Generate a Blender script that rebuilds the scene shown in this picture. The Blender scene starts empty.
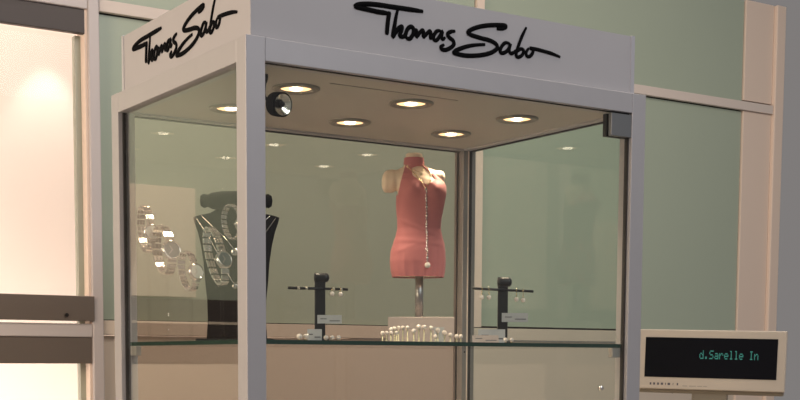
import bpy, bmesh, math, random
from mathutils import Vector, Matrix, Euler
random.seed(7)
S = bpy.context.scene
COL = S.collection
PI = math.pi

# ------------------------------------------------------------------ camera
EYE = 1.22
CAM = Vector((-0.99523, -1.97673, EYE))
F, CX, CY = 1301.09, 381.91, 477.65
YAW, PITCH, ROLL = 0.56942, -0.09106, 0.0041
fw = Vector((math.sin(YAW)*math.cos(PITCH), math.cos(YAW)*math.cos(PITCH), math.sin(PITCH)))
rt0 = Vector((math.cos(YAW), -math.sin(YAW), 0)); up0 = rt0.cross(fw)
rt = rt0*math.cos(ROLL)+up0*math.sin(ROLL)
up = -rt0*math.sin(ROLL)+up0*math.cos(ROLL)
cd = bpy.data.cameras.new('camera'); cam = bpy.data.objects.new('camera', cd); COL.objects.link(cam)
cd.sensor_width = 36; cd.lens = F/800*36
cd.shift_x = (400-CX)/800; cd.shift_y = (CY-200)/800
cd.clip_start = .05
cam.matrix_world = Matrix(((rt.x, up.x, -fw.x, CAM.x), (rt.y, up.y, -fw.y, CAM.y), (rt.z, up.z, -fw.z, CAM.z), (0, 0, 0, 1)))
S.camera = cam

def ray(u, v): return fw*1.0 + rt*((u-CX)/F) + up*((CY-v)/F)
def aty(u, v, y): d = ray(u, v); return CAM+d*((y-CAM.y)/d.y)
def atx(u, v, x): d = ray(u, v); return CAM+d*((x-CAM.x)/d.x)
def atz(u, v, z): d = ray(u, v); return CAM+d*((z-CAM.z)/d.z)

# ------------------------------------------------------------------ materials
def mat(name, col, rough=.5, metal=0, spec=.5, noise=0, scale=40, emit=None, estr=0, coat=0, sheen=0):
    m = bpy.data.materials.new(name); m.use_nodes = True
    nt = m.node_tree; b = nt.nodes['Principled BSDF']
    b.inputs['Base Color'].default_value = (*col, 1)
    b.inputs['Roughness'].default_value = rough
    b.inputs['Metallic'].default_value = metal
    b.inputs['Specular IOR Level'].default_value = spec
    b.inputs['Coat Weight'].default_value = coat
    b.inputs['Sheen Weight'].default_value = sheen
    if emit:
        b.inputs['Emission Color'].default_value = (*emit, 1); b.inputs['Emission Strength'].default_value = estr
    if noise:
        n = nt.nodes.new('ShaderNodeTexNoise'); n.inputs['Scale'].default_value = scale; n.inputs['Detail'].default_value = 4
        tc = nt.nodes.new('ShaderNodeTexCoord'); nt.links.new(tc.outputs['Object'], n.inputs['Vector'])
        r = nt.nodes.new('ShaderNodeMapRange'); r.inputs['To Min'].default_value = 1-noise; r.inputs['To Max'].default_value = 1+noise
        nt.links.new(n.outputs['Fac'], r.inputs['Value'])
        h = nt.nodes.new('ShaderNodeHueSaturation'); h.inputs['Color'].default_value = (*col, 1)
        nt.links.new(r.outputs['Result'], h.inputs['Value']); nt.links.new(h.outputs['Color'], b.inputs['Base Color'])
    return m

def brushed(name, col, rough):
    m = mat(name, col, rough, .7, .3); nt = m.node_tree; b = nt.nodes['Principled BSDF']
    tc = nt.nodes.new('ShaderNodeTexCoord'); mp = nt.nodes.new('ShaderNodeMapping'); mp.inputs['Scale'].default_value = (1.5, 1, 260)
    n = nt.nodes.new('ShaderNodeTexNoise'); n.inputs['Scale'].default_value = 3; n.inputs['Detail'].default_value = 5
    nt.links.new(tc.outputs['Object'], mp.inputs['Vector']); nt.links.new(mp.outputs['Vector'], n.inputs['Vector'])
    r = nt.nodes.new('ShaderNodeMapRange'); r.inputs['To Min'].default_value = rough*.7; r.inputs['To Max'].default_value = rough*1.3
    nt.links.new(n.outputs['Fac'], r.inputs['Value']); nt.links.new(r.outputs['Result'], b.inputs['Roughness'])
    return m

def thin_glass(name, tint, boost=1.7, ior=1.5):
    m = bpy.data.materials.new(name); m.use_nodes = True; nt = m.node_tree; nt.nodes.clear()
    out = nt.nodes.new('ShaderNodeOutputMaterial'); mx = nt.nodes.new('ShaderNodeMixShader')
    tr = nt.nodes.new('ShaderNodeBsdfTransparent'); tr.inputs['Color'].default_value = (*tint, 1)
    gl = nt.nodes.new('ShaderNodeBsdfGlossy'); gl.inputs['Roughness'].default_value = 0.02
    fr = nt.nodes.new('ShaderNodeFresnel'); fr.inputs['IOR'].default_value = ior
    geo = nt.nodes.new('ShaderNodeNewGeometry')
    inv = nt.nodes.new('ShaderNodeMath'); inv.operation = 'SUBTRACT'; inv.inputs[0].default_value = 1
    nt.links.new(geo.outputs['Backfacing'], inv.inputs[1])
    mu = nt.nodes.new('ShaderNodeMath'); mu.operation = 'MULTIPLY'
    nt.links.new(fr.outputs['Fac'], mu.inputs[0]); nt.links.new(inv.outputs[0], mu.inputs[1])
    mb = nt.nodes.new('ShaderNodeMath'); mb.operation = 'MULTIPLY'; mb.inputs[1].default_value = boost; mb.use_clamp = True
    nt.links.new(mu.outputs[0], mb.inputs[0])
    nt.links.new(mb.outputs[0], mx.inputs['Fac']); nt.links.new(tr.outputs[0], mx.inputs[1]); nt.links.new(gl.outputs[0], mx.inputs[2])
    nt.links.new(mx.outputs[0], out.inputs['Surface'])
    return m

M = dict(
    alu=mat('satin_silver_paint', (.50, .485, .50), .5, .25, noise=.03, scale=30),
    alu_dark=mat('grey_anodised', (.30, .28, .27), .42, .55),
    sign=mat('sign_board_paint', (.50, .485, .50), .6, .1, noise=.03, scale=12),
    black=mat('black_lettering', (.004, .004, .005), .9, 0, .08),
    gasket=mat('dark_gasket', (.03, .028, .028), .6),
    ceil=mat('case_ceiling_panel', (.535, .50, .455), .55, 0, noise=.03, scale=6),
    glass=thin_glass('clear_glass', (.965, .985, .965)),
    glass_bronze=thin_glass('bronze_tinted_glass', (.922, .858, .825), 1.3),
    glass_faint=thin_glass('clear_glass_clean', (.965, .985, .965), .9),
    acrylic=thin_glass('clear_acrylic', (.985, .985, .985), .5, 1.3),
    edge=mat('green_glass_edge', (.012, .05, .035), .15),
    green=mat('green_back_painted_glass', (.40, .47, .385), .22, 0, .5, noise=.03, scale=2.5),
    cream=mat('cream_wall_panel', (.64, .56, .475), .6, noise=.02, scale=3),
    pink=mat('pale_pillar_paint', (.80, .665, .57), .6, noise=.02, scale=3),
    rail=mat('pale_rail_paint', (.72, .64, .59), .5),
    grey=mat('grey_wall_paint', (.50, .405, .365), .7, noise=.03, scale=3),
    frame=mat('door_frame_paint', (.56, .52, .52), .5, .15),
    steel=brushed('brushed_steel', (.24, .205, .18), .42),
    steel_dark=brushed('dark_brushed_steel', (.085, .075, .073), .5),
    board=mat('cream_board', (.86, .76, .62), .7),
    room=mat('warm_cream_wall', (.86, .77, .71), .8, noise=.02, scale=2),
    floor=mat('grey_floor_tile', (.30, .28, .26), .4, noise=.08, scale=3),
    skin=mat('ivory_mannequin_skin', (.78, .62, .48), .5),
    dress=mat('coral_dress_fabric', (.50, .165, .170), .8, sheen=.1, noise=.04, scale=60),
    silver=mat('polished_silver', (.70, .655, .63), .13, 1),
    gold=mat('pale_gold', (.80, .66, .42), .25, 1),
    stemgold=mat('champagne_stem', (.62, .58, .40), .4, .5),
    pearl=mat('pink_white_pearl', (.86, .76, .70), .15, 0, .8, coat=.6),
    velvet=mat('black_velvet', (.004, .004, .005), .9, 0, .05),
    blackp=mat('black_plastic', (.010, .010, .012), .35),
    white=mat('white_card', (.43, .36, .335), .7, noise=.03, scale=50),
    tag=mat('pale_blue_grey_tag', (.42, .43, .45), .55),
    ink=mat('grey_ink', (.12, .12, .14), .7),
    dial=mat('dark_grey_dial', (.10, .11, .11), .3, .2),
    paledial=mat('pale_dial', (.55, .56, .54), .35, .2),
    bezelp=mat('beige_housing_plastic', (.58, .50, .42), .5, noise=.02, scale=20),
    housingd=mat('dark_beige_plastic', (.26, .22, .17), .55),
    screen=mat('black_screen', (.003, .003, .006), .3, 0, .25),
    vfd=mat('teal_display_dots', (.02, .12, .10), .5, emit=(.08, .46, .38), estr=.30),
    mark=mat('printed_grey_mark', (.10, .09, .11), .6),
    lampring=mat('downlight_ring', (.30, .28, .25), .35, .7),
    reflector=mat('warm_reflector', (.85, .70, .50), .3, .9),
    bulb=mat('lit_bulb', (1, .9, .75), .4, emit=(1, .84, .66), estr=14),
    lens=mat('lit_downlight_lens', (.9, .7, .5), .3, emit=(1, .60, .30), estr=1.9),
    facet=mat('faceted_reflector', (.85, .80, .72), .12, 1),
    sleeve=mat('clear_sleeve', (.50, .46, .38), .3),
    clip=mat('grey_shelf_clip', (.42, .39, .37), .4, .2),
)

# ------------------------------------------------------------------ mesh helpers
def link(name, bm, m, parent=None, smooth=False, loc=None, bevel=0, seg=2):
    """world-space bmesh -> one object; origin goes to its parent root or to loc"""
    if bevel:
        es = [e for e in bm.edges if len(e.link_faces) == 2 and e.calc_face_angle(0) > .5]
        bmesh.ops.bevel(bm, geom=es, offset=bevel, segments=seg, affect='EDGES', profile=.5)
    bmesh.ops.recalc_face_normals(bm, faces=bm.faces[:])
    me = bpy.data.meshes.new(name); o = bpy.data.objects.new(name, me); COL.objects.link(o)
    o0 = Vector((0, 0, 0))
    if loc is not None: o0 = Vector(loc)
    elif parent is not None: o0 = WORLD[parent.name]
    else:
        xs = [v.co for v in bm.verts]
        o0 = Vector((sum(c.x for c in xs)/len(xs), sum(c.y for c in xs)/len(xs), min(c.z for c in xs)))
    WORLD[o.name] = o0.copy()
    for v in bm.verts: v.co -= o0
    bm.to_mesh(me); bm.free()
    for p in me.polygons: p.use_smooth = smooth
    me.materials.append(m if not isinstance(m, str) else M[m])
    if parent is not None:
        o.parent = parent; o.location = o0-WORLD[parent.name]
    else: o.location = o0
    return o
WORLD = {}
def thing(name, label, cat, loc, group=None):
    o = bpy.data.objects.new(name, None); COL.objects.link(o); o.location = loc; o.empty_display_size = .02
    WORLD[o.name] = Vector(loc)
    return tag(o, label, cat, group)
def tag(o, label, cat, group=None):
    o['label'] = label; o['category'] = cat
    if group: o['group'] = group
    return o
def struct(o): o['kind'] = 'structure'; return o
NB = bmesh.new
def box(bm, a, b):
    a, b = Vector(a), Vector(b)
    c = (a+b)/2; d = b-a
    bmesh.ops.create_cube(bm, size=1, matrix=Matrix.Translation(c) @ Matrix.Diagonal((abs(d.x), abs(d.y), abs(d.z), 1)))
    return bm
def obox(bm, c, ax, ay, az, dx, dy, dz):
    m = Matrix(((ax.x*dx, ay.x*dy, az.x*dz, c.x), (ax.y*dx, ay.y*dy, az.y*dz, c.y), (ax.z*dx, ay.z*dy, az.z*dz, c.z), (0, 0, 0, 1)))
    bmesh.ops.create_cube(bm, size=1, matrix=m); return bm
def basis(n):
    n = Vector(n).normalized(); t = Vector((0, 0, 1)) if abs(n.z) < .9 else Vector((1, 0, 0))
    a = t.cross(n).normalized(); return a, n.cross(a), n
def lathe(bm, c, axis, prof, n=32, a=None):
    """prof: list of (r, h) along axis"""
    a_, b_, n_ = basis(axis) if a is None else a
    c = Vector(c); rings = []
    for r, h in prof:
        if r < 1e-6: rings.append([bm.verts.new(c+n_*h)])
        else: rings.append([bm.verts.new(c+n_*h+a_*r*math.cos(2*PI*i/n)+b_*r*math.sin(2*PI*i/n)) for i in range(n)])
    for A, B in zip(rings, rings[1:]):
        for i in range(n):
            j = (i+1) % n
            if len(A) == 1 and len(B) == 1: continue
            if len(A) == 1: bm.faces.new((A[0], B[j], B[i]))
            elif len(B) == 1: bm.faces.new((A[i], A[j], B[0]))
            else: bm.faces.new((A[i], A[j], B[j], B[i]))
    for R, fl in ((rings[0], True), (rings[-1], False)):
        if len(R) > 1: bm.faces.new(R[::-1] if fl else R)
    return bm
def cyl(bm, a, b, r, n=16):
    a, b = Vector(a), Vector(b); return lathe(bm, a, b-a, [(r, 0), (r, (b-a).length)], n)
def sphere(bm, c, r, n=14, sz=1):
    bmesh.ops.create_uvsphere(bm, u_segments=n, v_segments=max(6, n//2+1), radius=r, matrix=Matrix.Translation(Vector(c)) @ Matrix.Diagonal((1, 1, sz, 1))); return bm
def smooth_path(pts, k=6, closed=False):
    P = [Vector(p) for p in pts]; n = len(P); out = []
    rng = range(n if closed else n-1)
    for i in rng:
        g = (lambda q: P[q % n]) if closed else (lambda q: P[min(max(q, 0), n-1)])
        p0, p1, p2, p3 = g(i-1), g(i), g(i+1), g(i+2)
        for s in range(k):
            t = s/k
            out.append(.5*((2*p1)+(p2-p0)*t+(2*p0-5*p1+4*p2-p3)*t*t+(3*p1-p0-3*p2+p3)*t**3))
    if not closed: out.append(P[-1])
    return out
def tube(bm, pts, r, n=8, nrm=None, flat=1.0, taper=0, closed=False):
    """round or flattened tube; nrm = flattening direction"""
    rings = []; N = len(pts); prev = None
    for i, p in enumerate(pts):
        if closed: t = pts[(i+1) % N]-pts[i-1]
        else: t = pts[min(i+1, N-1)]-pts[max(i-1, 0)]
        t = t.normalized() if t.length > 1e-9 else Vector((1, 0, 0))
        if nrm is not None: b = Vector(nrm); a = t.cross(b).normalized()
        else:
            if prev is None: a = basis(t)[0]
            else:
                a = prev-t*prev.dot(t); a = a.normalized()
            prev = a; b = t.cross(a)
        q = 1.0
        if taper and not closed:
            e = min(i, N-1-i)/max(1, N-1); q = 1-taper*max(0, 1-e/.12)
        rr = r(i/(N-1)) if callable(r) else r
        rings.append([bm.verts.new(p+a*rr*q*math.cos(2*PI*k/n)+b*rr*q*flat*math.sin(2*PI*k/n)) for k in range(n)])
    pr = list(zip(rings, rings[1:]))
    if closed: pr.append((rings[-1], rings[0]))
    for A, B in pr:
        for k in range(n):
            j = (k+1) % n; bm.faces.new((A[k], A[j], B[j], B[k]))
    if not closed: bm.faces.new(rings[0][::-1]); bm.faces.new(rings[-1])
    return bm

# ------------------------------------------------------------------ setting
YW = 1.60            # back wall plane
def wx(u, v=200): return aty(u, v, YW).x
def wz(u, v): return aty(u, v, YW).z
x_post0, x_post1 = wx(87.3, 50), wx(98.3, 50)      # light door post
x_mul0, x_mul1 = wx(475.5, 200), wx(483, 200)
x_pil0, x_pil1, x_pil2 = wx(743.2, 150), wx(771, 150), wx(780, 150)
z_r0, z_r1 = wz(700, 103.5), wz(700, 94.5)          # upper rail
z_l1, z_l0 = wz(550, 328.5), wz(550, 341)           # lower rail
x_jl = -0.25                                        # left jamb of the doorway, outside the picture
XL, XR, ZT = -1.6, 3.4, 2.6
def sbox(name, m, a, b, bevel=0): return struct(link(name, box(NB(), a, b), m, bevel=bevel))
sbox('floor', 'floor', (-3.0, -3.2, -.06), (4.2, 3.4, 0))
# lower cream panels, the green glass above them
sbox('wall_back', 'cream', (x_post1+.003, YW+.012, 0), (x_pil0, YW+.05, z_l0-.002))
sbox('wall_left', 'green', (XL, YW+.012, 0), (x_jl-.052, YW+.05, ZT))
bq0, bq1 = .024-wx(193, 240), .024-wx(126, 240)
bl0 = .024-wx(262, 240)
sbox('trim_10', 'board', (bq0, YW-.02, wz(165, 297)), (bq1, YW+.012, wz(165, 187)), .002)      # lit cream board left of the doorway, mirrored in the case
gap = .004
def panel(n, x0, x1, z0, z1): return sbox('window_%d' % n, 'green', (x0+gap, YW+.012, z0+gap), (x1-gap, YW+.03, z1-gap))
panel(1, x_post1, x_mul0, z_l1-.004, z_r0); panel(2, x_mul1, x_pil0, z_l1, z_r0)
panel(3, x_post1, x_mul0, z_r1, ZT); panel(4, x_mul1, x_pil0, z_r1, ZT)
sbox('trim_1', 'gasket', (x_post1, YW+.034, z_l0), (x_pil0, YW+.05, ZT))                     # dark backing, its colour standing in for the gap shadow in the joints
sbox('trim_2', 'rail', (x_post1+.002, YW-.006, z_r0), (x_pil1, YW+.012, z_r1), .002)         # upper rail
sbox('trim_3', 'cream', (x_post1+.002, YW-.003, z_l0), (x_pil0, YW+.034, z_l1-.003), .002)    # lower rail
sbox('trim_4', 'pink', (x_mul0, YW+.002, z_l1), (x_mul1, YW+.034, z_r0))                     # mullion
sbox('trim_5', 'pink', (x_mul0, YW+.002, z_r1), (x_mul1, YW+.034, ZT))
sbox('trim_6', 'pink', (x_pil0, YW+.004, 0), (x_pil1, YW+.05, z_r0-.001), .002)               # pillar
sbox('trim_7', 'pink', (x_pil0, YW+.004, z_r1+.006), (x_pil1, YW+.05, ZT), .002)
sbox('trim_8', 'pink', (x_pil1+.001, YW-.012, 0), (x_pil2, YW+.06, ZT), .004)
sbox('trim_9', 'gasket', (x_pil0+.002, YW+.02, z_r0-.002), (x_pil1-.002, YW+.05, z_r1+.007))
# doorway ------------------------------------------------------------
xg1 = wx(79.5, 60); xg2 = wx(85, 60)
zt0, zt1 = wz(72, 32), wz(72, 7.5)                  # head bar
zs0, zs1 = wz(46, 320.5), wz(46, 295)               # steel band over the rail
zf0, zf1 = wz(46, 336.8), wz(46, 323)               # light rail
zk0 = wz(46, 363.5)
dr = bpy.data.objects.new('door_1', None); COL.objects.link(dr); dr.location = (x_jl, YW, 0); WORLD['door_1'] = Vector((x_jl, YW, 0)); struct(dr)
b = NB(); box(b, (x_post0, YW-.012, 0), (x_post1, YW+.05, ZT)); box(b, (x_jl-.05, YW-.012, 0), (x_jl, YW+.05, ZT))
box(b, (x_jl, YW-.008, zt1), (x_post0, YW+.05, ZT)); box(b, (x_jl, YW-.008, zf0), (x_post0, YW+.03, zf1))
link('door_frame', b, 'frame', dr, bevel=.003)
b = NB(); box(b, (xg2, YW+.0, 0), (x_post0, YW+.06, zt1)); link('jamb', b, 'pink', dr)
b = NB(); box(b, (xg1, YW+.035, 0), (xg2, YW+.06, zt0)); link('glass_edge', b, mat('pale_green_edge', (.38, .40, .33), .3), dr)
b = NB(); box(b, (x_jl, YW+.0, zt0), (xg2+.002, YW+.02, zt1)); link('head_bar', b, 'steel_dark', dr, bevel=.002)
b = NB(); box(b, (x_jl, YW-.004, zs0), (x_post0+.003, YW-.018, zs1)); link('steel_band', b, 'steel', dr, bevel=.0015)
b = NB(); box(b, (x_jl, YW-.004, zk0), (x_post0-.002, YW+.012, zf0)); link('steel_band', b, 'steel', dr, bevel=.0015)
d2 = bpy.data.objects.new('door_2', None); COL.objects.link(d2); d2.location = (bl0, YW, 0); WORLD['door_2'] = Vector((bl0, YW, 0)); struct(d2)
xl2 = x_jl-.052
b = NB(); box(b, (bl0, YW-.010, zs0), (xl2, YW+.011, zs1)); link('steel_band', b, 'steel_dark', d2)
b = NB(); box(b, (bl0, YW-.010, zf0), (xl2, YW+.011, zs0-.0015)); link('rail', b, 'steel_dark', d2)
b = NB(); box(b, (bl0, YW-.012, wz(165, 323.5)), (xl2, YW-.0101, wz(165, 321))); link('edge_strip', b, 'board', d2)
b = NB(); box(b, (bl0, YW-.010, zk0), (xl2, YW+.011, zf0-.0015)); link('steel_band', b, 'steel_dark', d2)
b = NB(); box(b, (bl0, YW-.010, 0), (xl2, YW+.011, zk0-.0015)); link('lower_panel', b, 'board', d2)
b = NB(); p = aty(66.5, 315, YW-.018); cyl(b, p+Vector((0, .004, 0)), p-Vector((0, .004, 0)), .0055, 16); link('lock_and_glint', b, 'blackp', dr)  # black round lock on the steel band
b = NB(); box(b, (x_jl, YW+.04, 0), (xg1, YW+.046, zt0)); link('glass_pane', b, 'acrylic', dr)
# lit room beyond the door
RY = 2.45
sbox('wall_cream_room', 'room', (-1.7, RY, 0), (1.25, RY+.05, 2.75))
sbox('wall_cream_room_side', 'room', (1.2, YW+.06, 0), (1.25, RY, 2.75))
sbox('wall_cream_room_end', 'room', (-1.7, YW+.06, 0), (-1.65, RY, 2.75))
sbox('ceiling_cream_room', 'room', (-1.65, YW+.06, 2.70), (1.2, RY, 2.75))

# ------------------------------------------------------------------ showcase
W, D, PW, HB = .90, .609, .0363, .0390
ZB = EYE+.53253            # top of the beam
ZI = ZB-HB                 # underside of the beam
INS, HS = .0185, .1157
ZS = EYE+.0282             # middle of the shelf
case = thing('display_case', 'tall silver-framed glass showcase with black script signs and lit ceiling', 'display case', (W/2, D/2, 0))
for (x, y) in ((0, 0), (W-PW, 0), (0, D-PW), (W-PW, D-PW)):
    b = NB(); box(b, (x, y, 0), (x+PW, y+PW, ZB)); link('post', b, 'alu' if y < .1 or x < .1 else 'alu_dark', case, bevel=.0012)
def beam(a, c): b = NB(); box(b, a, c); return link('beam', b, 'alu', case, bevel=.0012)
beam((PW, .0004, ZI), (W-PW, PW, ZB-.0003)); beam((PW, D-PW, ZI), (W-PW, D, ZB-.0003))
beam((.0004, PW, ZI), (PW, D-PW, ZB-.0003)); beam((W-PW, PW, ZI), (W-.0004, D-PW, ZB-.0003))
zc = ZI+.004
b = NB(); box(b, (PW, PW, zc), (W-PW, D-PW, zc+.008)); link('ceiling_panel', b, 'ceil', case)
b = NB(); p0, p1 = atz(330, 83, zc), atz(462, 99, zc); box(b, (p0.x, p0.y-.001, zc-.0008), (p1.x, p0.y+.001, zc+.001)); link('ceiling_joint', b, 'alu_dark', case)
fas = NB(); box(fas, (INS, INS, ZB), (W-INS, D-INS, ZB+HS)); fascia = link('sign_board', fas, 'sign', case)
for (x, y) in ((W-INS, INS), (INS, D-INS)):
    b = NB()
    if x > .5: box(b, (x-.009, y-.0015, ZB), (x+.001, y+.002, ZB+HS+.001))
    else: box(b, (x-.0015, y-.009, ZB), (x+.002, y+.001, ZB+HS+.001))
    link('corner_trim', b, mat('bright_trim', (.60, .59, .63), .4, .4), case)
# script lettering: strokes in the sign's own plane
def A(pts): return [(340+x/6.667, y/6.667) for x, y in pts]
def B(pts): return [(440+x/6.154, 10+y/6.154) for x, y in pts]
strokes = [
    (A([(92, 42), (125, 31), (180, 27), (250, 32), (330, 44), (440, 60), (552, 77)]), 1.0),
    (A([(92, 42), (135, 54), (190, 66), (250, 79), (322, 90)]), 1.0),
    (A([(328, 78), (320, 130), (314, 185), (311, 232)]), 1.0),
    (A([(384, 62), (372, 115), (362, 175), (351, 243), (366, 222), (388, 190), (412, 178), (408, 205), (397, 235), (412, 246), (432, 236), (448, 196), (470, 178), (487, 192), (487, 225), (465, 258), (442, 252), (436, 228)]), .92),
    (A([(487, 205), (505, 200), (512, 222), (508, 246), (530, 220), (548, 202), (556, 218), (556, 246), (580, 222), (598, 208), (604, 226), (602, 254), (620, 250)]), .85),
    (A([(668, 206), (645, 208), (625, 235), (624, 262), (642, 268), (664, 242), (680, 210), (676, 244), (684, 262), (700, 250)]), .85),
    (B([(92, 131), (66, 134), (46, 148), (54, 168), (78, 188), (84, 212), (62, 234), (34, 246), (10, 242), (6, 226), (24, 214)]), .9),
    (B([(348, 116), (380, 117), (402, 107), (396, 96), (345, 93), (275, 97), (215, 111), (172, 134), (186, 152), (245, 172), (305, 188), (345, 212), (348, 240), (305, 266), (235, 280), (155, 281), (98, 269), (84, 262), (105, 246), (160, 226), (215, 216), (275, 213)]), .95),
    (B([(428, 208), (402, 202), (380, 222), (368, 252), (380, 266), (404, 258), (424, 234), (432, 208), (424, 244), (432, 266), (450, 264), (466, 248)]), .85),
    (B([(530, 108), (508, 152), (486, 206), (470, 258), (468, 284), (486, 290), (508, 272), (512, 248), (494, 240), (478, 256)]), .8),
    (B([(546, 236), (530, 258), (532, 282), (550, 286), (568, 266), (570, 242), (552, 236), (580, 240), (630, 252), (690, 270), (738, 290)]), .82),
]
SF = []
for pts, th in strokes:
    q = [aty(u, v, INS) for u, v in pts]; SF.append(([(p.x, p.z) for p in q], th))
sxs = [s for q, _ in SF for s, _ in q]; sc = (min(sxs)+max(sxs))/2
b1, b2 = NB(), NB()
for q, th in SF:
    f1 = smooth_path([Vector((s, INS-.001, z)) for s, z in q], 6)
    f2 = smooth_path([Vector((INS-.001, D/2-(s-sc)-.004, z)) for s, z in q], 6)
    tube(b1, f1, .0044*th, 8, Vector((0, 1, 0)), .4, .35); tube(b2, f2, .0046*th, 8, Vector((1, 0, 0)), .4, .35)
link('script_lettering', b1, 'black', fascia, True); link('script_lettering', b2, 'black', fascia, True)
# glass walls and gaskets
ZD = .86
g0, g1 = .012, .016
def pane(a, c, m='glass'): b = NB(); box(b, a, c); return link('glass_pane', b, m, case)
pane((PW, g0, ZD), (W-PW, g1, ZI)); pane((PW, D-g1, ZD), (W-PW, D-g0, ZI), 'glass_bronze')
pane((g0, PW, ZD), (g1, D-PW, ZI)); pane((W-g1, PW, ZD), (W-g0, D-PW, ZI), 'glass_faint')
def gasket(a, c): b = NB(); box(b, a, c); return link('gasket', b, 'gasket', case)
e = .0022
gasket((W-PW-e, g0-.003, ZD), (W-PW, g1+.003, ZI))
gasket((PW, D-g1-.002, ZD), (PW+e, D-g0, ZI)); gasket((W-PW-e, D-g1-.002, ZD), (W-PW, D-g0, ZI))
gasket((g0-.003, D-PW-.004, ZD), (g1+.003, D-PW, ZI))
gasket((W-g1-.002, D-PW-e, ZD), (W-g0, D-PW, ZI)); gasket((W-g1, PW, ZD), (W-g0, PW+e, ZI))
gasket((PW, g0-.001, ZI-.0012), (W-PW, g1+.001, ZI)); gasket((PW, D-g1-.003, ZI-e), (W-PW, D-g0, ZI))
gasket((W-g1-.003, PW, ZI-e), (W-g0, D-PW, ZI))
b = NB(); box(b, (W-PW-.0006, D-PW*.42-.003, ZD), (W-PW+.0003, D-PW*.42, ZI)); box(b, (W-PW*.55-.003, D-PW-.0006, ZD), (W-PW*.55, D-PW+.0003, ZI)); link('groove', b, 'pink', case)
b = NB(); p = aty(463, 352, D-PW); p = Vector((W-PW*.78, D-PW, p.z)); cyl(b, p+Vector((0, .001, 0)), p-Vector((0, .0012, 0)), .002, 12); link('screw', b, 'blackp', case)
# shelf and its clips
b = NB(); box(b, (.0175, .0175, ZS-.0038), (W-.0175, D-.0175, ZS+.0038))
for cx0, cy0 in ((0, 0), (W, 0), (0, D), (W, D)): pass
bm = b
shelf = link('glass_shelf', bm, 'acrylic', case)
b = NB(); t = .0016
box(b, (PW, .0172, ZS-.0038), (W-PW, .0172+t, ZS+.0038)); box(b, (.0172, PW, ZS-.0038), (.0172+t, D-PW, ZS+.0038))
link('polished_edge', b, 'edge', shelf)
zk = ZS-.0038
for u, x0, y0 in ((139, None, D-PW-.035), (615, W-PW-.024, .0185)):
    b = NB()
    if x0 is None: box(b, (.0185, y0, zk-.020), (.030, y0+.034, zk))
    else: box(b, (x0, y0, zk-.020), (x0+.022, y0+.012, zk))
    link('shelf_clip', b, 'clip', case, bevel=.0015)
# hinge block at the top right of the front pane
p0, p1 = aty(609, 116, .010), aty(630, 138.5, .010)
b = NB(); box(b, (p0.x, .002, p1.z), (p1.x, .0115, ZI-.004)); hg = link('hinge_block', b, mat('grey_hinge', (.24, .25, .26), .35, .5), case, bevel=.001)
b = NB(); box(b, (p0.x-.001, .0165, p1.z), (p1.x, .027, ZI-.004)); link('back_plate', b, 'blackp', hg, bevel=.001)
# lock: chrome knob in place of a bright reflected dot on the front pane
p = aty(600.5, 388, g0); b = NB(); lathe(b, (p.x, g0, p.z), (0, -1, 0), [(.0055, -.001), (.0055, .002), (.005, .004), (.0035, .0056), (0, .0064)], 20); link('lock_and_glint', b, mat('chrome', (.95, .93, .9), .12, 1), case, True)
# deck and plinth below the frame of the picture
b = NB(); box(b, (PW, PW, ZD-.02), (W-PW, D-PW, ZD)); box(b, (.01, .01, ZD-.03), (W-.01, D-.01, ZD-.0005)); link('deck', b, 'cream', case)
b = NB(); box(b, (.004, .004, .05), (W-.004, D-.004, ZD-.03)); link('base_cabinet', b, 'alu', case)
# downlights
for u, v in ((296, 88), (411, 103), (517, 118.5), (231, 108), (350, 122), (451, 133.5)):
    p = atz(u, v, zc)
    b = NB(); lathe(b, p, (0, 0, -1), [(.030, -.002), (.0445, -.002), (.0445, .0025), (.041, .0045), (.038, .0045), (.036, .003), (.034, .0045), (.031, .004), (.029, .0005), (.029, -.002)], 40)
    dl = link('downlight', b, 'lampring', case, True)
    b = NB(); lathe(b, p, (0, 0, -1), [(.0285, .001), (.020, .0012), (0, .0014)], 32); link('lens', b, 'lens', dl, True)
    b = NB(); lathe(b, p, (0, 0, -1), [(.0125, .0012), (.010, .0035), (0, .005)], 24); link('bulb', b, 'bulb', dl, True)
    ld = bpy.data.lights.new('downlight_beam', 'SPOT'); ld.energy = 5.0; ld.color = (1, .80, .58); ld.spot_size = R = math.radians(95); ld.spot_blend = .8; ld.shadow_soft_size = .02
    lo = bpy.data.objects.new('downlight_beam', ld); COL.objects.link(lo); lo.location = p-Vector((0, 0, .012))

# small swivelling spotlight hanging inside the front corner
c = aty(280.5, 104.5, .075)
ax = (CAM-c).normalized()*.95+Vector((.62, -.30, -.02)); ax.normalize()
UP = Vector((0, 0, 1)); at_ = atz(266.5, 74, zc)
sp = thing('spotlight', 'small round black spotlight with faceted silver reflector beside the front corner post', 'spotlight', (c.x, c.y, c.z))
b = NB(); lathe(b, c, ax, [(0, -.022), (.016, -.022), (.0205, -.016), (.0212, -.003), (.0212, .006), (.0185, .006), (.018, -.002), (0, -.002)], 40); link('housing', b, 'black', sp, True)
b = NB(); n = 28; a_, b_, n_ = basis(ax)
rings = []
for r, h, off in ((.0183, .0055, 0), (.0138, .003, .5), (.0088, .0005, 0), (.004, -.0015, .5)):
    rings.append([b.verts.new(c+n_*(h+.002)+a_*r*math.cos(2*PI*(i+off)/n)+b_*r*math.sin(2*PI*(i+off)/n)) for i in range(n)])
for P, Q in zip(rings, rings[1:]):
    for i in range(n): b.faces.new((P[i], P[(i+1) % n], Q[i])); b.faces.new((P[(i+1) % n], Q[(i+1) % n], Q[i]))
link('reflector', b, 'facet', sp)
b = NB(); sphere(b, c+n_*.0035+rt*.001+up*.001, .0050); link('bulb', b, 'blackp', sp, True)
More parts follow.
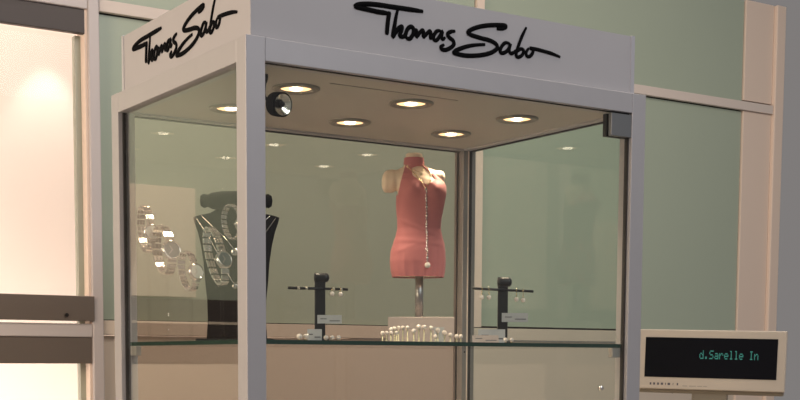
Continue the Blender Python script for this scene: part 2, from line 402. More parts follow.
b = NB(); tube(b, smooth_path([c-ax*.018, c-ax*.026-rt*.012+UP*.012, c-rt*.028+UP*.03, Vector((at_.x, at_.y, zc-.008)), Vector((at_.x, at_.y, zc-.0002))], 5), .0028, 8); link('arm', b, 'blackp', sp, True)

# ------------------------------------------------------------------ dress form
ZSH = ZS+.0038            # top of the shelf
MX, MY = .648, .45
mc = Vector((MX, MY, 0)); dm = (Vector((MX, MY, EYE))-CAM); Zm = dm.dot(fw)
k = Zm/F                  # metres per picture unit at the form
Lx = Vector((math.cos(YAW), -math.sin(YAW), 0)); Fr = Vector((-math.sin(YAW), -math.cos(YAW), 0))
zoff = lambda v: aty(418, v, MY).z
def lat(u): return (u-415.6)*k
u0 = CX+F*dm.dot(rt)/Zm
form = thing('mannequin', 'miniature ivory bust in a coral halter dress on a metal pole', 'mannequin', (MX, MY, ZSH))
#       v   left  right  depth  forward
prof = [(276.5, 392.5, 444.5, .62, 0), (270, 391, 445.5, .62, 0), (262, 390.2, 446, .62, .0), (252, 391, 445.6, .62, .0), (244, 393.5, 444.5, .62, 0),
        (236, 396.2, 442.2, .62, 0), (229, 397.8, 440.6, .62, 0), (220, 397.6, 441.2, .62, .01), (210, 396.6, 443, .62, .02), (202, 396.4, 444.6, .62, .03),
        (194, 396.8, 446, .62, .03), (187, 396.6, 445.8, .58, .02), (181, 393, 445, .52, .0), (176, 390, 444.5, .44, -.02), (172, 392.5, 440, .40, -.03),
        (169, 397.5, 432, .42, -.03), (167, 402.4, 425.6, .62, -.02), (164.5, 404, 423.2, .82, -.01), (158, 404.8, 422.6, .9, 0), (155, 404.8, 422.4, .9, 0), (153.6, 406, 421.4, .9, 0)]
def interp(v):
    for a, b in zip(prof, prof[1:]):
        if a[0] >= v >= b[0]:
            t = (a[0]-v)/(a[0]-b[0]); t = t*t*(3-2*t)*.5+t*.5
            return [x+(y-x)*t for x, y in zip(a, b)]
    return list(prof[0] if v > prof[0][0] else prof[-1])
def form_pt(v, th, off=0.0):
    _, l, r, dp, fo = interp(v)
    hw = (r-l)/2; cu = (l+r)/2
    e = .86 if v > 180 else 1
    cx, sx = math.cos(th), math.sin(th)
    X = cu+math.copysign(abs(cx)**e, cx)*(hw+off/k)
    Y = math.copysign(abs(sx)**e, sx)*(hw*dp+off/k)+fo*50          # + towards the viewer
    if sx > 0:
        for bu in (411, 435):
            Y += 6.2*math.exp(-((X-bu)/8.2)**2-((v-190.5)/7.5)**2)
        Y += 2.0*math.exp(-((X-419)/14)**2-((v-252)/12)**2)
    else: Y -= 4*math.exp(-((v-258)/12)**2)*abs(sx)
    return mc+Lx*((X-417.1)*.955*k)+Fr*(Y*k)+Vector((0, 0, zoff(v))), X
NT, NV = 120, 150
vs = [276.5+(153.6-276.5)*i/(NV-1) for i in range(NV)]
b = NB(); rings = [[b.verts.new(form_pt(v, 2*PI*j/NT)[0]) for j in range(NT)] for v in vs]
for P, Q in zip(rings, rings[1:]):
    for j in range(NT): b.faces.new((P[j], P[(j+1) % NT], Q[(j+1) % NT], Q[j]))
b.faces.new(rings[0][::-1]); b.faces.new(rings[-1])
def stub(cu, cv, du, dv, dd, fwd=0, tilt=0):
    c = mc+Lx*((cu-417.1)*.955*k)+Fr*(fwd*k)+Vector((0, 0, zoff(cv)))
    m = Matrix.Translation(c) @ Matrix(((Lx.x, -Fr.x, 0, 0), (Lx.y, -Fr.y, 0, 0), (0, 0, 1, 0), (0, 0, 0, 1))) @ Matrix.Rotation(tilt, 4, 'Y') @ Matrix.Diagonal((du*k, dd*k, dv*k, 1))
    bmesh.ops.create_uvsphere(b, u_segments=28, v_segments=18, radius=1, matrix=m)
stub(390, 181.5, 9, 11.5, 9, 1, .15); stub(397, 180, 9, 10, 9, 0, .1); stub(385.5, 182, 5, 11, 8.2, 2, .08)
stub(438, 178.5, 7.2, 7.5, 8, 1, -.2); stub(441.5, 177, 4.2, 6.2, 7, 1, -.2)
body = link('body', b, 'skin', form, True)
rm = body.modifiers.new('merge', 'REMESH'); rm.mode = 'VOXEL'; rm.voxel_size = .0022; rm.use_smooth_shade = True
sm = body.modifiers.new('smooth', 'SMOOTH'); sm.factor = .5; sm.iterations = 4
def inpoly(x, y, P):
    c = False
    for (x1, y1), (x2, y2) in zip(P, P[1:]+P[:1]):
        if (y1 > y) != (y2 > y) and x < (x2-x1)*(y-y1)/(y2-y1)+x1: c = not c
    return c
skinV = [(410.8, 169), (417, 167), (422.9, 166.9), (429, 173), (435.5, 180.5), (432, 184), (427.8, 187.5), (419, 183.5), (412.4, 177.5)]
def on_dress(X, v, front):
    if 158.2 <= v <= 164.4: return True
    if v > 199: return True
    if not front: return v > 195
    if v < 158.2: return False
    l = 404.8-(v-165)*.24 if v > 165 else 404
    r = 424+(v-165)*1.02 if v > 165 else 424
    return l <= X <= r and not inpoly(X, v, skinV)
b = NB(); NT2, NV2 = 220, 230
vs = [277.4+(156.6-277.4)*i/(NV2-1) for i in range(NV2)]
grid = []
for v in vs:
    row = []
    for j in range(NT2):
        p, X = form_pt(v, 2*PI*j/NT2, .0016)
        if v > 244: p = p+Fr*(.0009*math.sin(j*.55)*(v-244)/30)
        fold = 0
        for (fu, fv, sl, am) in ((418, 243, .12, 1.2), (404, 250, -.35, .9), (436, 236, .4, .9), (418, 262, .05, .4), (400, 205, .25, .5)):
            dv = v-(fv+(X-fu)*sl); fold += am*math.exp(-(dv/2.2)**2)
        row.append((p+Fr*(fold*k*.45 if math.sin(2*PI*j/NT2) > 0 else 0), X))
    grid.append(row)
V = {}
def vert(i, j):
    j %= NT2
    if (i, j) not in V: V[i, j] = b.verts.new(grid[i][j][0])
    return V[i, j]
for i in range(NV2-1):
    for j in range(NT2):
        th = 2*PI*(j+.5)/NT2
        if on_dress((grid[i][j][1]+grid[i][(j+1) % NT2][1])/2, (vs[i]+vs[i+1])/2, math.sin(th) > 0):
            b.faces.new((vert(i, j), vert(i, j+1), vert(i+1, j+1), vert(i+1, j)))
dress = link('halter_dress', b, 'dress', form, True)
so = dress.modifiers.new('thick', 'SOLIDIFY'); so.thickness = .0022; so.offset = 0
zpl = aty(418, 317.5, MY).z
b = NB(); pc = mc+Lx*((418-415.3)*k); cyl(b, (pc.x, pc.y, zpl), (pc.x, pc.y, zoff(274)), 4.0*k, 20); link('pole', b, mat('grey_metal_pole', (.40, .38, .38), .3, .85), form, True)
b = NB(); pc2 = mc+Lx*((419.5-415.3)*k); obox(b, Vector((pc2.x, pc2.y, (zpl+ZSH)/2)), Lx, -Fr, Vector((0, 0, 1)), 65*k, 40*k, zpl-ZSH); link('base', b, 'white', form, bevel=.002)
# long pearl pendant and a fine chain worn by the form
def front_pt(u, v, off):
    best = None
    for j in range(1, 180):
        th = PI*j/180; p, X = form_pt(v, th, off)
        if best is None or abs(X-u) < best[0]: best = (abs(X-u), p)
    return best[1]
nk = thing('necklace', 'long silver pearl-drop necklace hanging down the coral dress', 'necklace', front_pt(427, 190, .004))
b = NB()
for i in range(26):
    v = 192+i*(262-192)/25; u = 425.6+1.8*(v-186)/80+ (0 if i > 3 else (1-i/3)*.8*math.sin(i*2.2))
    sphere(b, front_pt(u, v, .0035), .0034 if i % 3 == 0 else .0026, 10)
link('bead_drop', b, 'silver', nk, True)
b = NB(); sphere(b, front_pt(427.8, 266.5, .006), 0.0066, 20); link('pearl', b, 'pearl', nk, True)
b = NB()
for pts in ([(405, 166), (411, 172), (418, 180), (425.5, 191)], [(424, 165.5), (430, 173), (431, 181), (425.5, 191)]):
    fine = smooth_path([Vector((u, v, 0)) for u, v in pts], 6)
    tube(b, [front_pt(q.x, q.y, .0032) for q in fine], .0008, 6)
link('chain', b, 'gold', nk, True)
nk2 = thing('pendant', 'small gold star pendant at the neckline of the coral dress', 'pendant', front_pt(421, 176, .003))
c = front_pt(421, 176, .0038); b = NB(); vs_ = []
for i in range(10):
    r = (.0052 if i % 2 == 0 else .0022); t = PI/2+i*PI/5
    vs_.append((c+Lx*r*math.cos(t)+Vector((0, 0, 1))*r*math.sin(t)))
f0 = [b.verts.new(p+Fr*.0008) for p in vs_]; f1 = [b.verts.new(p-Fr*.0012) for p in vs_]
b.faces.new(f0); b.faces.new(f1[::-1])
for i in range(10): b.faces.new((f0[i], f1[i], f1[(i+1) % 10], f0[(i+1) % 10]))
link('star', b, 'gold', nk2)
b = NB()
for pts in ([(407, 166), (413, 171), (421, 174.5)], [(423, 166), (423.5, 170), (421, 174.5)]):
    fine = smooth_path([Vector((u, v, 0)) for u, v in pts], 6); tube(b, [front_pt(q.x, q.y, .0024) for q in fine], .0006, 6)
link('chain', b, 'gold', nk2, True)

# ------------------------------------------------------------------ earring stands
UPV = Vector((0, 0, 1))
ordw = ['first', 'second', 'third', 'fourth', 'fifth', 'sixth', 'seventh', 'eighth', 'ninth']
def card(name, label, u0, u1, v0, v1, y, m, lean=0, lines=True, zfloor=None, thick=.0012, cat='price tag', group=None, hold=None):
    p0, p1 = aty(u0, v1, y), aty(u1, v1, y); pt = aty((u0+u1)/2, v0, y)
    c = (p0+p1)/2; zb = zfloor if zfloor is not None else (p0.z+p1.z)/2
    w = (p1-p0).dot(Lx); h = pt.z-zb
    Y = (UPV*math.cos(lean)-Fr*math.sin(lean)); N = Lx.cross(Y)
    o = thing(name, label, cat, (c.x, c.y, zb), group)
    cc = Vector((c.x, c.y, zb))+Y*h/2
    b = NB(); obox(b, cc, Lx, Y, N, w, h, thick); link('card', b, m, o)
    if hold is not None:
        h0 = Vector((hold.x, hold.y, cc.z)); d = (cc-h0).dot(Fr); b = NB(); cyl(b, h0+Fr*.003, h0+Fr*(d-thick/2), .0014, 10); link('clip', b, 'clip', o, True)
    if lines:
        b = NB()
        for (a0, a1, hh) in ((.50, .92, .32), (.12, .38, .55)):
            obox(b, cc+Lx*w*((a0+a1)/2-.5)+Y*h*(hh-.5)-Fr*0+N*(thick/2+.0002 if N.dot(Fr) > 0 else -thick/2-.0002), Lx, Y, N, w*(a1-a0), h*.10, .0003)
        link('print', b, 'ink', o)
    return o
def stand(y, pu0, pu1, vtop, vbar, bu0, bu1, sleeves, label, side):
    c0, c1 = aty(pu0, 340, y), aty(pu1, 340, y); c = (c0+c1)/2; c.z = ZSH
    w = (c1-c0).dot(Lx)
    kk = (c-CAM).dot(fw)/F
    st = thing('earring_stand', label, 'earring stand', c)
    ztop = aty((pu0+pu1)/2, vtop, y).z
    b = NB(); obox(b, Vector((c.x, c.y, (ZSH+ztop-4*kk)/2+.002)), Lx, -Fr, UPV, w, .008, ztop-4*kk-ZSH-.004); link('upright', b, 'blackp', st, bevel=.0012)
    # rolled top, lying across the upright
    b = NB(); q = Vector((c.x, c.y, ztop-4.5*kk))
    lathe(b, q-Lx*(w*.5+.0015), Lx, [(0, 0), (4.2*kk, .0008), (5*kk, .003), (4.6*kk, w*.5), (4.9*kk, w*1.05), (4.4*kk, w*1.28), (2.5*kk, w*1.42), (0, w*1.46)], 24)
    link('rolled_top', b, 'blackp', st, True)
    b = NB(); obox(b, c+UPV*.0022-Fr*.004, Lx, -Fr, UPV, w*1.7, .032, .0044); link('foot', b, 'blackp', st, bevel=.001)
    a0, a1 = aty(bu0, vbar[0], y)+Fr*.006, aty(bu1, vbar[1], y)+Fr*.006
    b = NB(); cyl(b, a0, a1, .0026, 12); bar = link('bar', b, 'blackp', st, True)
    for su in sleeves:
        t = (su-bu0)/(bu1-bu0); q = a0+(a1-a0)*t; d = (a1-a0).normalized(); b = NB(); cyl(b, q-d*.0024, q+d*.0024, .0029, 12)
        link('sleeve', b, 'sleeve', bar, True)
    return st, a0, a1, kk
def earring(u, v, bu0, bu1, a0, a1, y, label, group):
    t = (u-bu0)/(bu1-bu0); q = a0+(a1-a0)*t; z = aty(u, v, y).z
    e = thing('earring', label, 'earring', (q.x, q.y, z), group)
    c = Vector((q.x, q.y, z))+Fr*.0034
    b = NB(); sphere(b, c, .0046, 16); link('pearl', b, 'pearl', e, True)
    b = NB(); tube(b, smooth_path([c+UPV*.0042, c+UPV*(q.z-z)*.6, Vector((q.x, q.y, q.z+.0034))+Fr*.0026, Vector((q.x, q.y, q.z+.0036))-Fr*.002], 5), .0007, 6); link('hook', b, 'gold', e, True)
def stud(u, y, label, r=.0046, group=None):
    p = aty(u, 340, y); e = thing('pearl_stud', label, 'earring', (p.x, p.y, ZSH), group)
    b = NB(); sphere(b, Vector((p.x, p.y, ZSH+r+.002)), r, 16); link('pearl', b, 'pearl', e, True)
    b = NB(); lathe(b, (p.x, p.y, ZSH), (0, 0, 1), [(r*.7, 0), (r*.7, .001), (r*.3, .003), (0, .0034)], 14); link('back', b, 'gold', e, True)
YE = .13
st1, a0, a1, kk = stand(YE, 314.5, 325.5, 273, (288, 289.6), 288.5, 347.5, (298, 306, 333, 341), 'black T-shaped earring stand near the corner post, left of the pearl-topped pins', 'left')
earring(332, 294, 288.5, 347.5, a0, a1, YE, 'inner pearl earring on the stand nearest the corner post', None)
earring(340.5, 294.5, 288.5, 347.5, a0, a1, YE, 'outer pearl earring on the stand nearest the corner post', None)
card('price_tag', 'pale tag fixed across the stem of the earring stand nearest the corner post', 317, 342, 315, 323.5, YE-.030, 'tag', hold=st1.location)
card('price_tag', 'low grey tag at the foot of the earring stand nearest the corner post', 307, 322, 329, 338, YE-.030, 'tag', lean=.15, zfloor=ZSH)
for u, l in ((299.5, 'far left pearl stud at the foot of the stand nearest the corner post'), (306, 'pearl stud tucked against the low grey tag near the corner post')): stud(u, YE-.035, l, .0055)
for u, l in ((326, 'innermost of three pearl studs right of the earring stand near the corner post'), (332, 'middle of three pearl studs right of the earring stand near the corner post'), (338.5, 'outermost of three pearl studs right of the earring stand near the corner post')): stud(u, YE-.02, l)
YE2 = .12
st2, a0, a1, kk = stand(YE2, 497.5, 507, 277.5, (288.6, 291.6), 473, 532.5, (), 'black T-shaped earring stand right of the pearl-topped pins, in front of the case back corner', 'right')
nm = 'pearl earring on the stand right of the pearl-topped pins'
for u, v, w_ in ((481.3, 297.5, 'outer left'), (488.3, 297.5, 'inner left'), (515.7, 299.6, 'inner right'), (522.5, 300.4, 'outer right')):
    earring(u, v, 473, 532.5, a0, a1, YE2, w_+' '+nm, None)
card('price_tag', 'pale blue-grey tag across the stem of the right-hand earring stand', 502.5, 527, 313, 322, YE2-.030, 'tag', hold=st2.location)
card('price_tag', 'grey tag behind the white card at the foot of the right-hand earring stand', 479, 504.5, 329, 335, YE2-.022, 'tag', lean=.2, zfloor=ZSH)
card('price_card', 'low white card lying at the foot of the right-hand earring stand', 473, 498, 334.5, 341, YE2-.05, 'white', lean=.45, zfloor=ZSH, cat='card')
stud(505.5, YE2-.035, 'left of two pearl studs at the foot of the right-hand earring stand'); stud(511.7, YE2-.035, 'right of two pearl studs at the foot of the right-hand earring stand')

# ------------------------------------------------------------------ pearl-topped pins in front of the white base
YP = .22
def pin(u, v, y, r, label):
    p = aty(u, v, y)
    z = max(p.z, ZSH+.010)
    o = thing('pearl_pin', label, 'pin', (p.x, p.y, ZSH), 'pearl-topped pins on the shelf')
    b = NB(); sphere(b, (p.x, p.y, z), r, 16); link('pearl', b, 'pearl', o, True)
    b = NB(); lathe(b, (p.x, p.y, ZSH), (0, 0, 1), [(.0032, 0), (.0032, .001), (.0016, .002), (.0014, z-ZSH-r*.7)], 12); link('stem', b, 'stemgold', o, True)
for i, u in enumerate((382.5, 386.5, 391, 396.5)): pin(u, 333, YP-.03, .0042, ordw[i]+' pearl-topped pin from the left in the short front row')
for i, (u, v) in enumerate(((391, 329.4), (394.5, 328.6), (398.5, 328), (402.8, 327.6), (407.5, 327.6))): pin(u, v, YP+.01, .0042, ordw[i]+' pearl-topped pin from the left in the tall row behind')
pin(413.8, 331, YP-.04, .0050, 'single bright white pearl-topped pin between the left rows and the descending row')
for i, (u, v) in enumerate(((418.8, 327), (424, 327.3), (431, 328.2), (437.8, 330.3), (444.5, 332.8), (450.5, 335), (456.5, 336.4), (460.8, 336.6))): pin(u, v, YP-.01, .0052 if i < 5 else .0046, ordw[i]+' pearl-topped pin from the left in the row descending to the right')
pin(435.5, 336.6, YP-.05, .0045, 'short pearl-topped pin alone in front of the descending row')
card('price_tag', 'small blue-grey tag resting among the pearl-topped pins before the white base', 434, 444, 327, 333, YP+.03, 'tag', zfloor=ZSH, lines=False)

# ------------------------------------------------------------------ black necklace bust
BY = .37; bc = aty(237, 330, BY); bc.z = ZSH
kb = (bc-CAM).dot(fw)/F
bust = thing('necklace_bust', 'black velvet necklace display bust with rolled neck behind the corner post', 'display bust', bc)
def bz(v): return aty(237, v, BY).z
outl = [(343.5, 30, .030), (336, 29.5, .030), (320, 28.5, .026), (300, 29, .022), (282, 31, .020), (262, 32.5, .018), (245, 35, .018), (232, 38, .018), (222, 41.5, .016), (217.5, 42.5, .012), (215.5, 36, .012), (213.5, 26, .012), (210, 20, .012), (204, 18, .012)]
b = NB(); nseg = 16; rows = []
for v, hw, dp in outl:
    hw *= kb; front, back = [], []
    for i in range(nseg+1):
        s = -1+2*i/nseg; curve = (1-s*s)
        q = Vector((bc.x, bc.y, bz(v) if v < 343 else ZSH))+Lx*(hw*s)
        front.append(b.verts.new(q+Fr*(dp*.35+dp*1.0*curve))); back.append(b.verts.new(q-Fr*(dp*.35+dp*.3*curve)))
    rows.append(front+back[::-1])
for P, Q in zip(rows, rows[1:]):
    for i in range(len(P)): b.faces.new((P[i], P[(i+1) % len(P)], Q[(i+1) % len(Q)], Q[i]))
b.faces.new(rows[0][::-1]); b.faces.new(rows[-1])
link('torso', b, 'velvet', bust, True)
b = NB(); q = Vector((bc.x, bc.y, bz(201))); 
lathe(b, q-Lx*36*kb, Lx, [(0, 0), (5*kb, 1*kb), (7*kb, 4*kb), (6*kb, 8*kb), (8*kb, 12*kb), (9.5*kb, 22*kb), (9.8*kb, 36*kb), (9.5*kb, 50*kb), (8*kb, 60*kb), (6*kb, 64*kb), (7*kb, 68*kb), (5*kb, 71*kb), (0, 72*kb)], 28)
link('rolled_neck', b, 'velvet', bust, True)
b = NB(); obox(b, bc+UPV*.003, Lx, -Fr, UPV, 76*kb, .09, .006); lathe(b, bc+UPV*.006, (0, 0, 1), [(.04, 0), (.034, .006), (.02, .014)], 24); link('foot', b, 'blackp', bust)
def bust_pt(s, v):
    for (v1, h1, d1), (v2, h2, d2) in zip(outl, outl[1:]):
        if v1 >= v >= v2:
            t = (v1-v)/(v1-v2); hw = (h1+(h2-h1)*t)*kb; dp = d1+(d2-d1)*t; break
    return Vector((bc.x, bc.y, bz(v)))+Lx*hw*s+Fr*(dp*.35+dp*(1-s*s)+.0018)
def chain(label, pts, pend):
    P = smooth_path([bust_pt(s, v) for s, v in pts], 8)
    o = thing('neck_chain', label, 'necklace', P[len(P)//2])
    b = NB(); tube(b, P, .0010, 6); link('chain', b, 'silver', o, True)
    b = NB(); lathe(b, P[len(P)//2]-UPV*.006+Fr*.001, Fr, [(0, 0), (pend, .0005), (pend, .003), (pend*.6, .0045), (0, .005)], 20); link('pendant', b, 'silver', o, True)
chain('fine silver chain with a round pendant, higher of two on the black bust', [(-.86, 216.5), (-.55, 228), (-.25, 240), (0, 250), (.25, 240), (.55, 228), (.86, 216.5)], .008)
chain('fine silver chain with a small drop, lower of two on the black bust', [(-.93, 218.5), (-.72, 238), (-.4, 262), (0, 284), (.4, 262), (.72, 238), (.93, 218.5)], .006)

# ------------------------------------------------------------------ bracelet watches, reflections in the left pane built as solid objects on clear stands
def watch(cu, cv, x, hh, rx, label, dial='dial', tilt=.35, turn=0.0, size=1.0):
    """bracelet loop around a vertical oval, case on the lower right of the loop facing the viewer's right"""
    c = atx(cu, cv, x)
    kk = (c-CAM).dot(fw)/F
    U = (Lx*math.cos(turn)-Fr*math.sin(turn)); Wd = U.cross(UPV)         # Wd: strap width direction
    ha, hb_ = rx*kk, hh*kk
    root = thing('reflected_watch', label, 'watch', c)
    ct, stl = math.cos(tilt), math.sin(tilt)
    def loop(t):
        a, d = ha*math.cos(t), hb_*math.sin(t)
        return c+U*(a*ct+d*stl*-1)+UPV*(a*stl+d*ct)
    tc = -.32
    b = NB(); N = 22; bw = .0165*size
    for i in range(N):
        t = tc+2*PI*(i+.5)/N
        if abs(((t-tc+PI) % (2*PI))-PI) < .36: continue
        p = loop(t); d = (loop(t+.02)-loop(t-.02)).normalized(); n = d.cross(Wd).normalized()
        ln = (loop(t+PI/N)-loop(t-PI/N)).length
        for off, ww, hgt in ((-.32, .30, .0030), (0, .34, .0040), (.32, .30, .0030)):
            obox(b, p+Wd*bw*off, d, Wd, n, ln*.80, bw*ww*.90, hgt*size)
    link('bracelet', b, 'silver', root, bevel=.0006, seg=1)
    p = loop(tc); d = (loop(tc+.02)-loop(tc-.02)).normalized(); n = d.cross(Wd).normalized()
    if n.dot(p-c) < 0: n = -n
    r = .0150*size
    b = NB(); lathe(b, p-n*.004, n, [(0, 0), (r*.85, 0), (r, .002), (r, .0065), (r*.93, .009), (r*.80, .0098), (r*.78, .0085), (0, .0085)], 36)
    q = p+Wd*r*1.02; cyl(b, q-Wd*.001, q+Wd*.003, .0022*size, 12)
    cs = link('watch_case', b, 'silver', root, True)
    b = NB(); lathe(b, p+n*.0046, n, [(0, 0), (r*.77, 0), (r*.77, .0006), (0, .0008)], 32); dl = link('dial', b, dial, cs)
    b = NB()
    for ang, ln in ((.6, .55), (2.4, .75)):
        e = d*math.cos(ang)+Wd*math.sin(ang); obox(b, p+n*.0056+e*r*ln*.4, e, n.cross(e), n, r*ln*.8, .0010, .0004)
    link('hands', b, 'white', dl)
    # clear stand carrying it
    low = min(loop(2*PI*i/60).z for i in range(60))
    return root, c, ha, hb_, loop
def watch_stand(c, hgt, label):
    s = thing('watch_stand', label, 'watch stand', (c.x, c.y, ZSH))
    b = NB(); lathe(b, (c.x, c.y, ZSH), (0, 0, 1), [(.016, 0), (.016, .004), (.0145, .005), (.0035, .005), (.0035, hgt-.0)], 24); link('pedestal', b, 'acrylic', s, True)
    b = NB(); lathe(b, (c.x, c.y, ZSH+hgt), (0, 0, 1), [(.012, 0), (.013, .001), (.013, .003), (.012, .004)], 24); link('cup', b, 'acrylic', s, True)
spots = [
    (146, 229, .043, 23, 11, 'reflected steel bracelet watch, built solid, hard against the rear left post of the showcase', 'paledial', .25, -.95, 1.15, 'stand under the watch against the rear left post'),
    (164, 250, .056, 25, 15, 'large reflected steel bracelet watch, built solid, with square-linked strap and grey dial, middle watch left of the bust', 'dial', .42, -.95, 1.35, 'stand under the middle watch left of the bust'),
    (188.5, 271, .066, 20, 12, 'small reflected steel bracelet watch, built solid, with blue-grey dial just left of the black bust', 'paledial', .38, -.85, 1.12, 'stand under the small watch just left of the black bust'),
    (216, 256, .080, 31, 11, 'long reflected steel bracelet watch, built solid, hanging low in front of the black bust', 'dial', .42, -.85, 1.15, 'stand under the long watch in front of the bust'),
    (232.5, 222, .098, 17, 11, 'reflected steel watch, built solid, set high in front of the bust, cut off by the corner post', 'paledial', .2, -.6, 1.0, 'stand under the high watch beside the corner post'),
]
for (cu, cv, x, hh, rx, label, dial, tilt, turn, size, sl) in spots:
    root, c, ha, hb_, loop = watch(cu, cv, x, hh, rx, label, dial, tilt, turn, size)
    pts = [loop(2*PI*i/72) for i in range(72)]; lo = min(pts, key=lambda p: p.z)
    watch_stand(Vector((lo.x, lo.y, 0)), lo.z-ZSH-.004-.0028*size, 'clear round pedestal '+sl)

# ------------------------------------------------------------------ customer display beside the case
YD = .30
dc = aty(711, 361.5, YD); kd = (dc-CAM).dot(fw)/F
Dn = (CAM-dc); Dn.z = 0; Dn.normalize(); Dn = Matrix.Rotation(-.08, 3, 'Z') @ Dn; Dx = UPV.cross(Dn).normalized()
if Dx.dot(rt) < 0: Dx = -Dx
rl = .019
Du = (UPV*math.cos(rl)+Dx*math.sin(rl)); Dx = (Dx*math.cos(rl)-UPV*math.sin(rl))
kx, kv = kd*.945, kd*.985
def dp(u, v, n=0): u += 1; v -= 1.6; return dc+Dx*((u-711)*kx)+Du*((361.5-v)*kv)+Dn*n
TZ = 1.05
ctr = thing('counter', 'pale counter beside the showcase, below the customer display', 'counter', (dc.x, dc.y, 0))
ct0 = dc.x-.16
b = NB(); box(b, (W+.03, dc.y-.2, 0), (dc.x+.5, dc.y+.25, TZ-.03)); link('body', b, 'cream', ctr)
b = NB(); box(b, (W+.02, dc.y-.22, TZ-.03), (dc.x+.52, dc.y+.27, TZ)); link('countertop', b, 'bezelp', ctr, bevel=.003)
vd = thing('customer_display', 'beige pole-mounted customer display with teal text on a black screen', 'customer display', (dc.x, dc.y, TZ))
b = NB(); obox(b, dp(710, 361.9, -.012), Dx, Du, Dn, 152*kx, 60.8*kv, .024)
hs = link('housing', b, 'bezelp', vd, bevel=.0028, seg=3)
b = NB(); obox(b, dp(710, 366, -.030), Dx, Du, Dn, 150*kx, 61*kv, .034); link('rear_shell', b, 'housingd', vd, bevel=.004)  # darker plastic lip carries the shade below the housing in its colour
b = NB(); obox(b, dp(709, 359.8, .0004), Dx, Du, Dn, 136*kx, 40.6*kv, .0014); scr = link('screen', b, 'screen', vd)
G = {'d': '00001 00001 01101 10011 10001 10001 01111', '.': '00000 00000 00000 00000 00000 01100 01100', 'S': '01111 10000 10000 01110 00001 00001 11110',
     'a': '00000 00000 01110 00001 01111 10001 01111', 'r': '00000 00000 10110 11001 10000 10000 10000', 'e': '00000 00000 01110 10001 11111 10000 01110',
     'l': '01100 00100 00100 00100 00100 00100 01110', 'I': '01110 00100 00100 00100 00100 00100 01110', 'n': '00000 00000 10110 11001 10001 10001 10001'}
b = NB(); pitch = 5.08; du_ = .84; dv_ = 1.25
for i, ch in enumerate('d.Sarelle In'):
    if ch == ' ': continue
    for r, row in enumerate(G[ch].split()):
        for cc_, bit in enumerate(row):
            if bit == '1': obox(b, dp(698.3+i*pitch+cc_*du_, 352.6+r*dv_, .0013), Dx, Du, Dn, .80*kx, 1.1*kv, .0004)
link('text', b, 'vfd', scr)
b = NB()
for uu, ww in ((647.8, 1.7), (651.6, 2.0), (655.8, 2.0), (659.9, 2.4), (663.6, .8), (667.2, 2.6), (671.6, .6), (676.2, 1.6)):
    obox(b, dp(uu, 387, .0001), Dx, Du, Dn, ww*kx, 2.3*kv, .0004)
link('maker_mark', b, 'mark', hs)
b = NB()
for uu, ww in ((684, 5), (692, 7), (699.5, 5), (705, 4)): obox(b, dp(uu, 388.6, .0001), Dx, Du, Dn, ww*kx, .7*kv, .0003)
link('maker_mark', b, mat('faint_mark', (.36, .31, .27), .6), hs)
b = NB(); nb = dp(709, 391, -.03); obox(b, dp(709.5, 401, -.03), Dx, Du, Dn, 37*kx, 14*kv, .030); link('neck', b, 'housingd', vd, bevel=.004)
b = NB(); cyl(b, (nb.x, nb.y, TZ+.008), (nb.x, nb.y, dp(709.5, 404, -.03).z), .016, 24); link('pole', b, 'housingd', vd, True)
b = NB(); lathe(b, (nb.x, nb.y, TZ), (0, 0, 1), [(.07, 0), (.07, .006), (.06, .010), (.016, .012)], 40); link('base', b, 'housingd', vd, True)
b = NB(); q = dp(670, 395.5, -.03); lathe(b, q, -Du, [(.004, -.004), (.004, .002), (0, .004)], 12); link('foot_stud', b, 'blackp', vd, True)

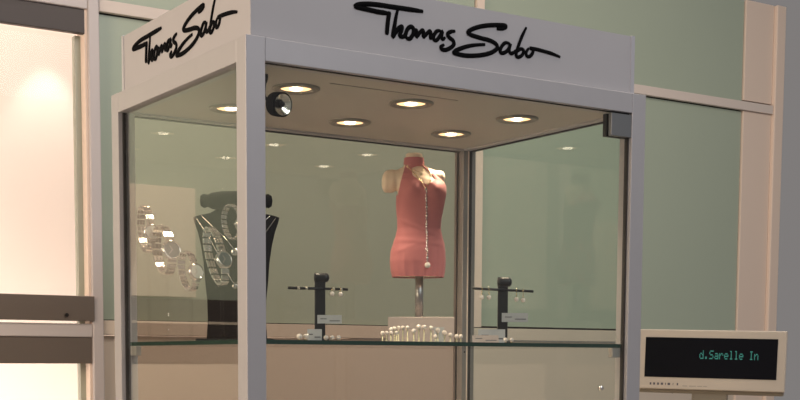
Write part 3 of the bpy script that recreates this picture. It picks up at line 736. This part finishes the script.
# ------------------------------------------------------------------ light
w = bpy.data.worlds.new('world'); S.world = w; w.use_nodes = True
bg = w.node_tree.nodes['Background']; bg.inputs['Color'].default_value = (.50, .47, .46, 1); bg.inputs['Strength'].default_value = .42
def area(name, loc, target, size, sy, e, col):
    l = bpy.data.lights.new(name, 'AREA'); l.shape = 'RECTANGLE'; l.size = size; l.size_y = sy; l.energy = e; l.color = col
    o = bpy.data.objects.new(name, l); COL.objects.link(o); o.location = loc
    o.rotation_euler = (Vector(target)-Vector(loc)).to_track_quat('-Z', 'Y').to_euler(); return o
area('shop_ceiling_light', (1.2, .1, 3.0), (1.2, .9, 0), 2.4, .8, 24, (1, .86, .72))
area('shop_ceiling_light', (.8, -2.6, 3.1), (.6, -.2, .8), 2.0, .8, 28, (.93, .95, 1))
area('shop_left_light', (-2.6, .2, 2.0), (.2, .3, 1.4), 1.2, 1.4, 62, (1, .775, .575))  # unseen warm shop lamp on the left, warming the left-hand faces
# unseen area fills added to light the cream room evenly
area('cream_room_fill', (-.3, 1.76, 2.45), (-.3, 2.45, 2.1), 2.2, .3, 9.5, (1, .87, .76))
area('cream_room_fill', (-.3, 1.76, .75), (-.3, 2.45, 1.2), 2.2, .5, 21, (1, .87, .77))
lb = bpy.data.lights.new('board_fill', 'SPOT'); lb.energy = 36; lb.color = (1, .82, .62); lb.spot_size = math.radians(75); lb.spot_blend = .8; lb.shadow_soft_size = .05  # unseen spot added to brighten the cream board for its reflection
ob = bpy.data.objects.new('board_fill', lb); COL.objects.link(ob); ob.location = ((bq0+bq1)/2-.1, YW-.75, 2.3)
ob.rotation_euler = (Vector(((bq0+bq1)/2, YW, wz(165, 240)))-ob.location).to_track_quat('-Z', 'Y').to_euler()
pl = aty(46, 40, RY)
l = bpy.data.lights.new('wall_washer', 'SPOT'); l.energy = 5; l.color = (1, .88, .78); l.spot_size = math.radians(58); l.spot_blend = .6; l.shadow_soft_size = .015
o = bpy.data.objects.new('wall_washer', l); COL.objects.link(o); o.location = (pl.x, RY-.14, pl.z+.10); o.rotation_euler = (math.radians(8), 0, 0)

vset = S.view_settings
vset.view_transform = 'Standard'; vset.look = 'None'; vset.exposure = 0; vset.gamma = 1; vset.use_curve_mapping = False
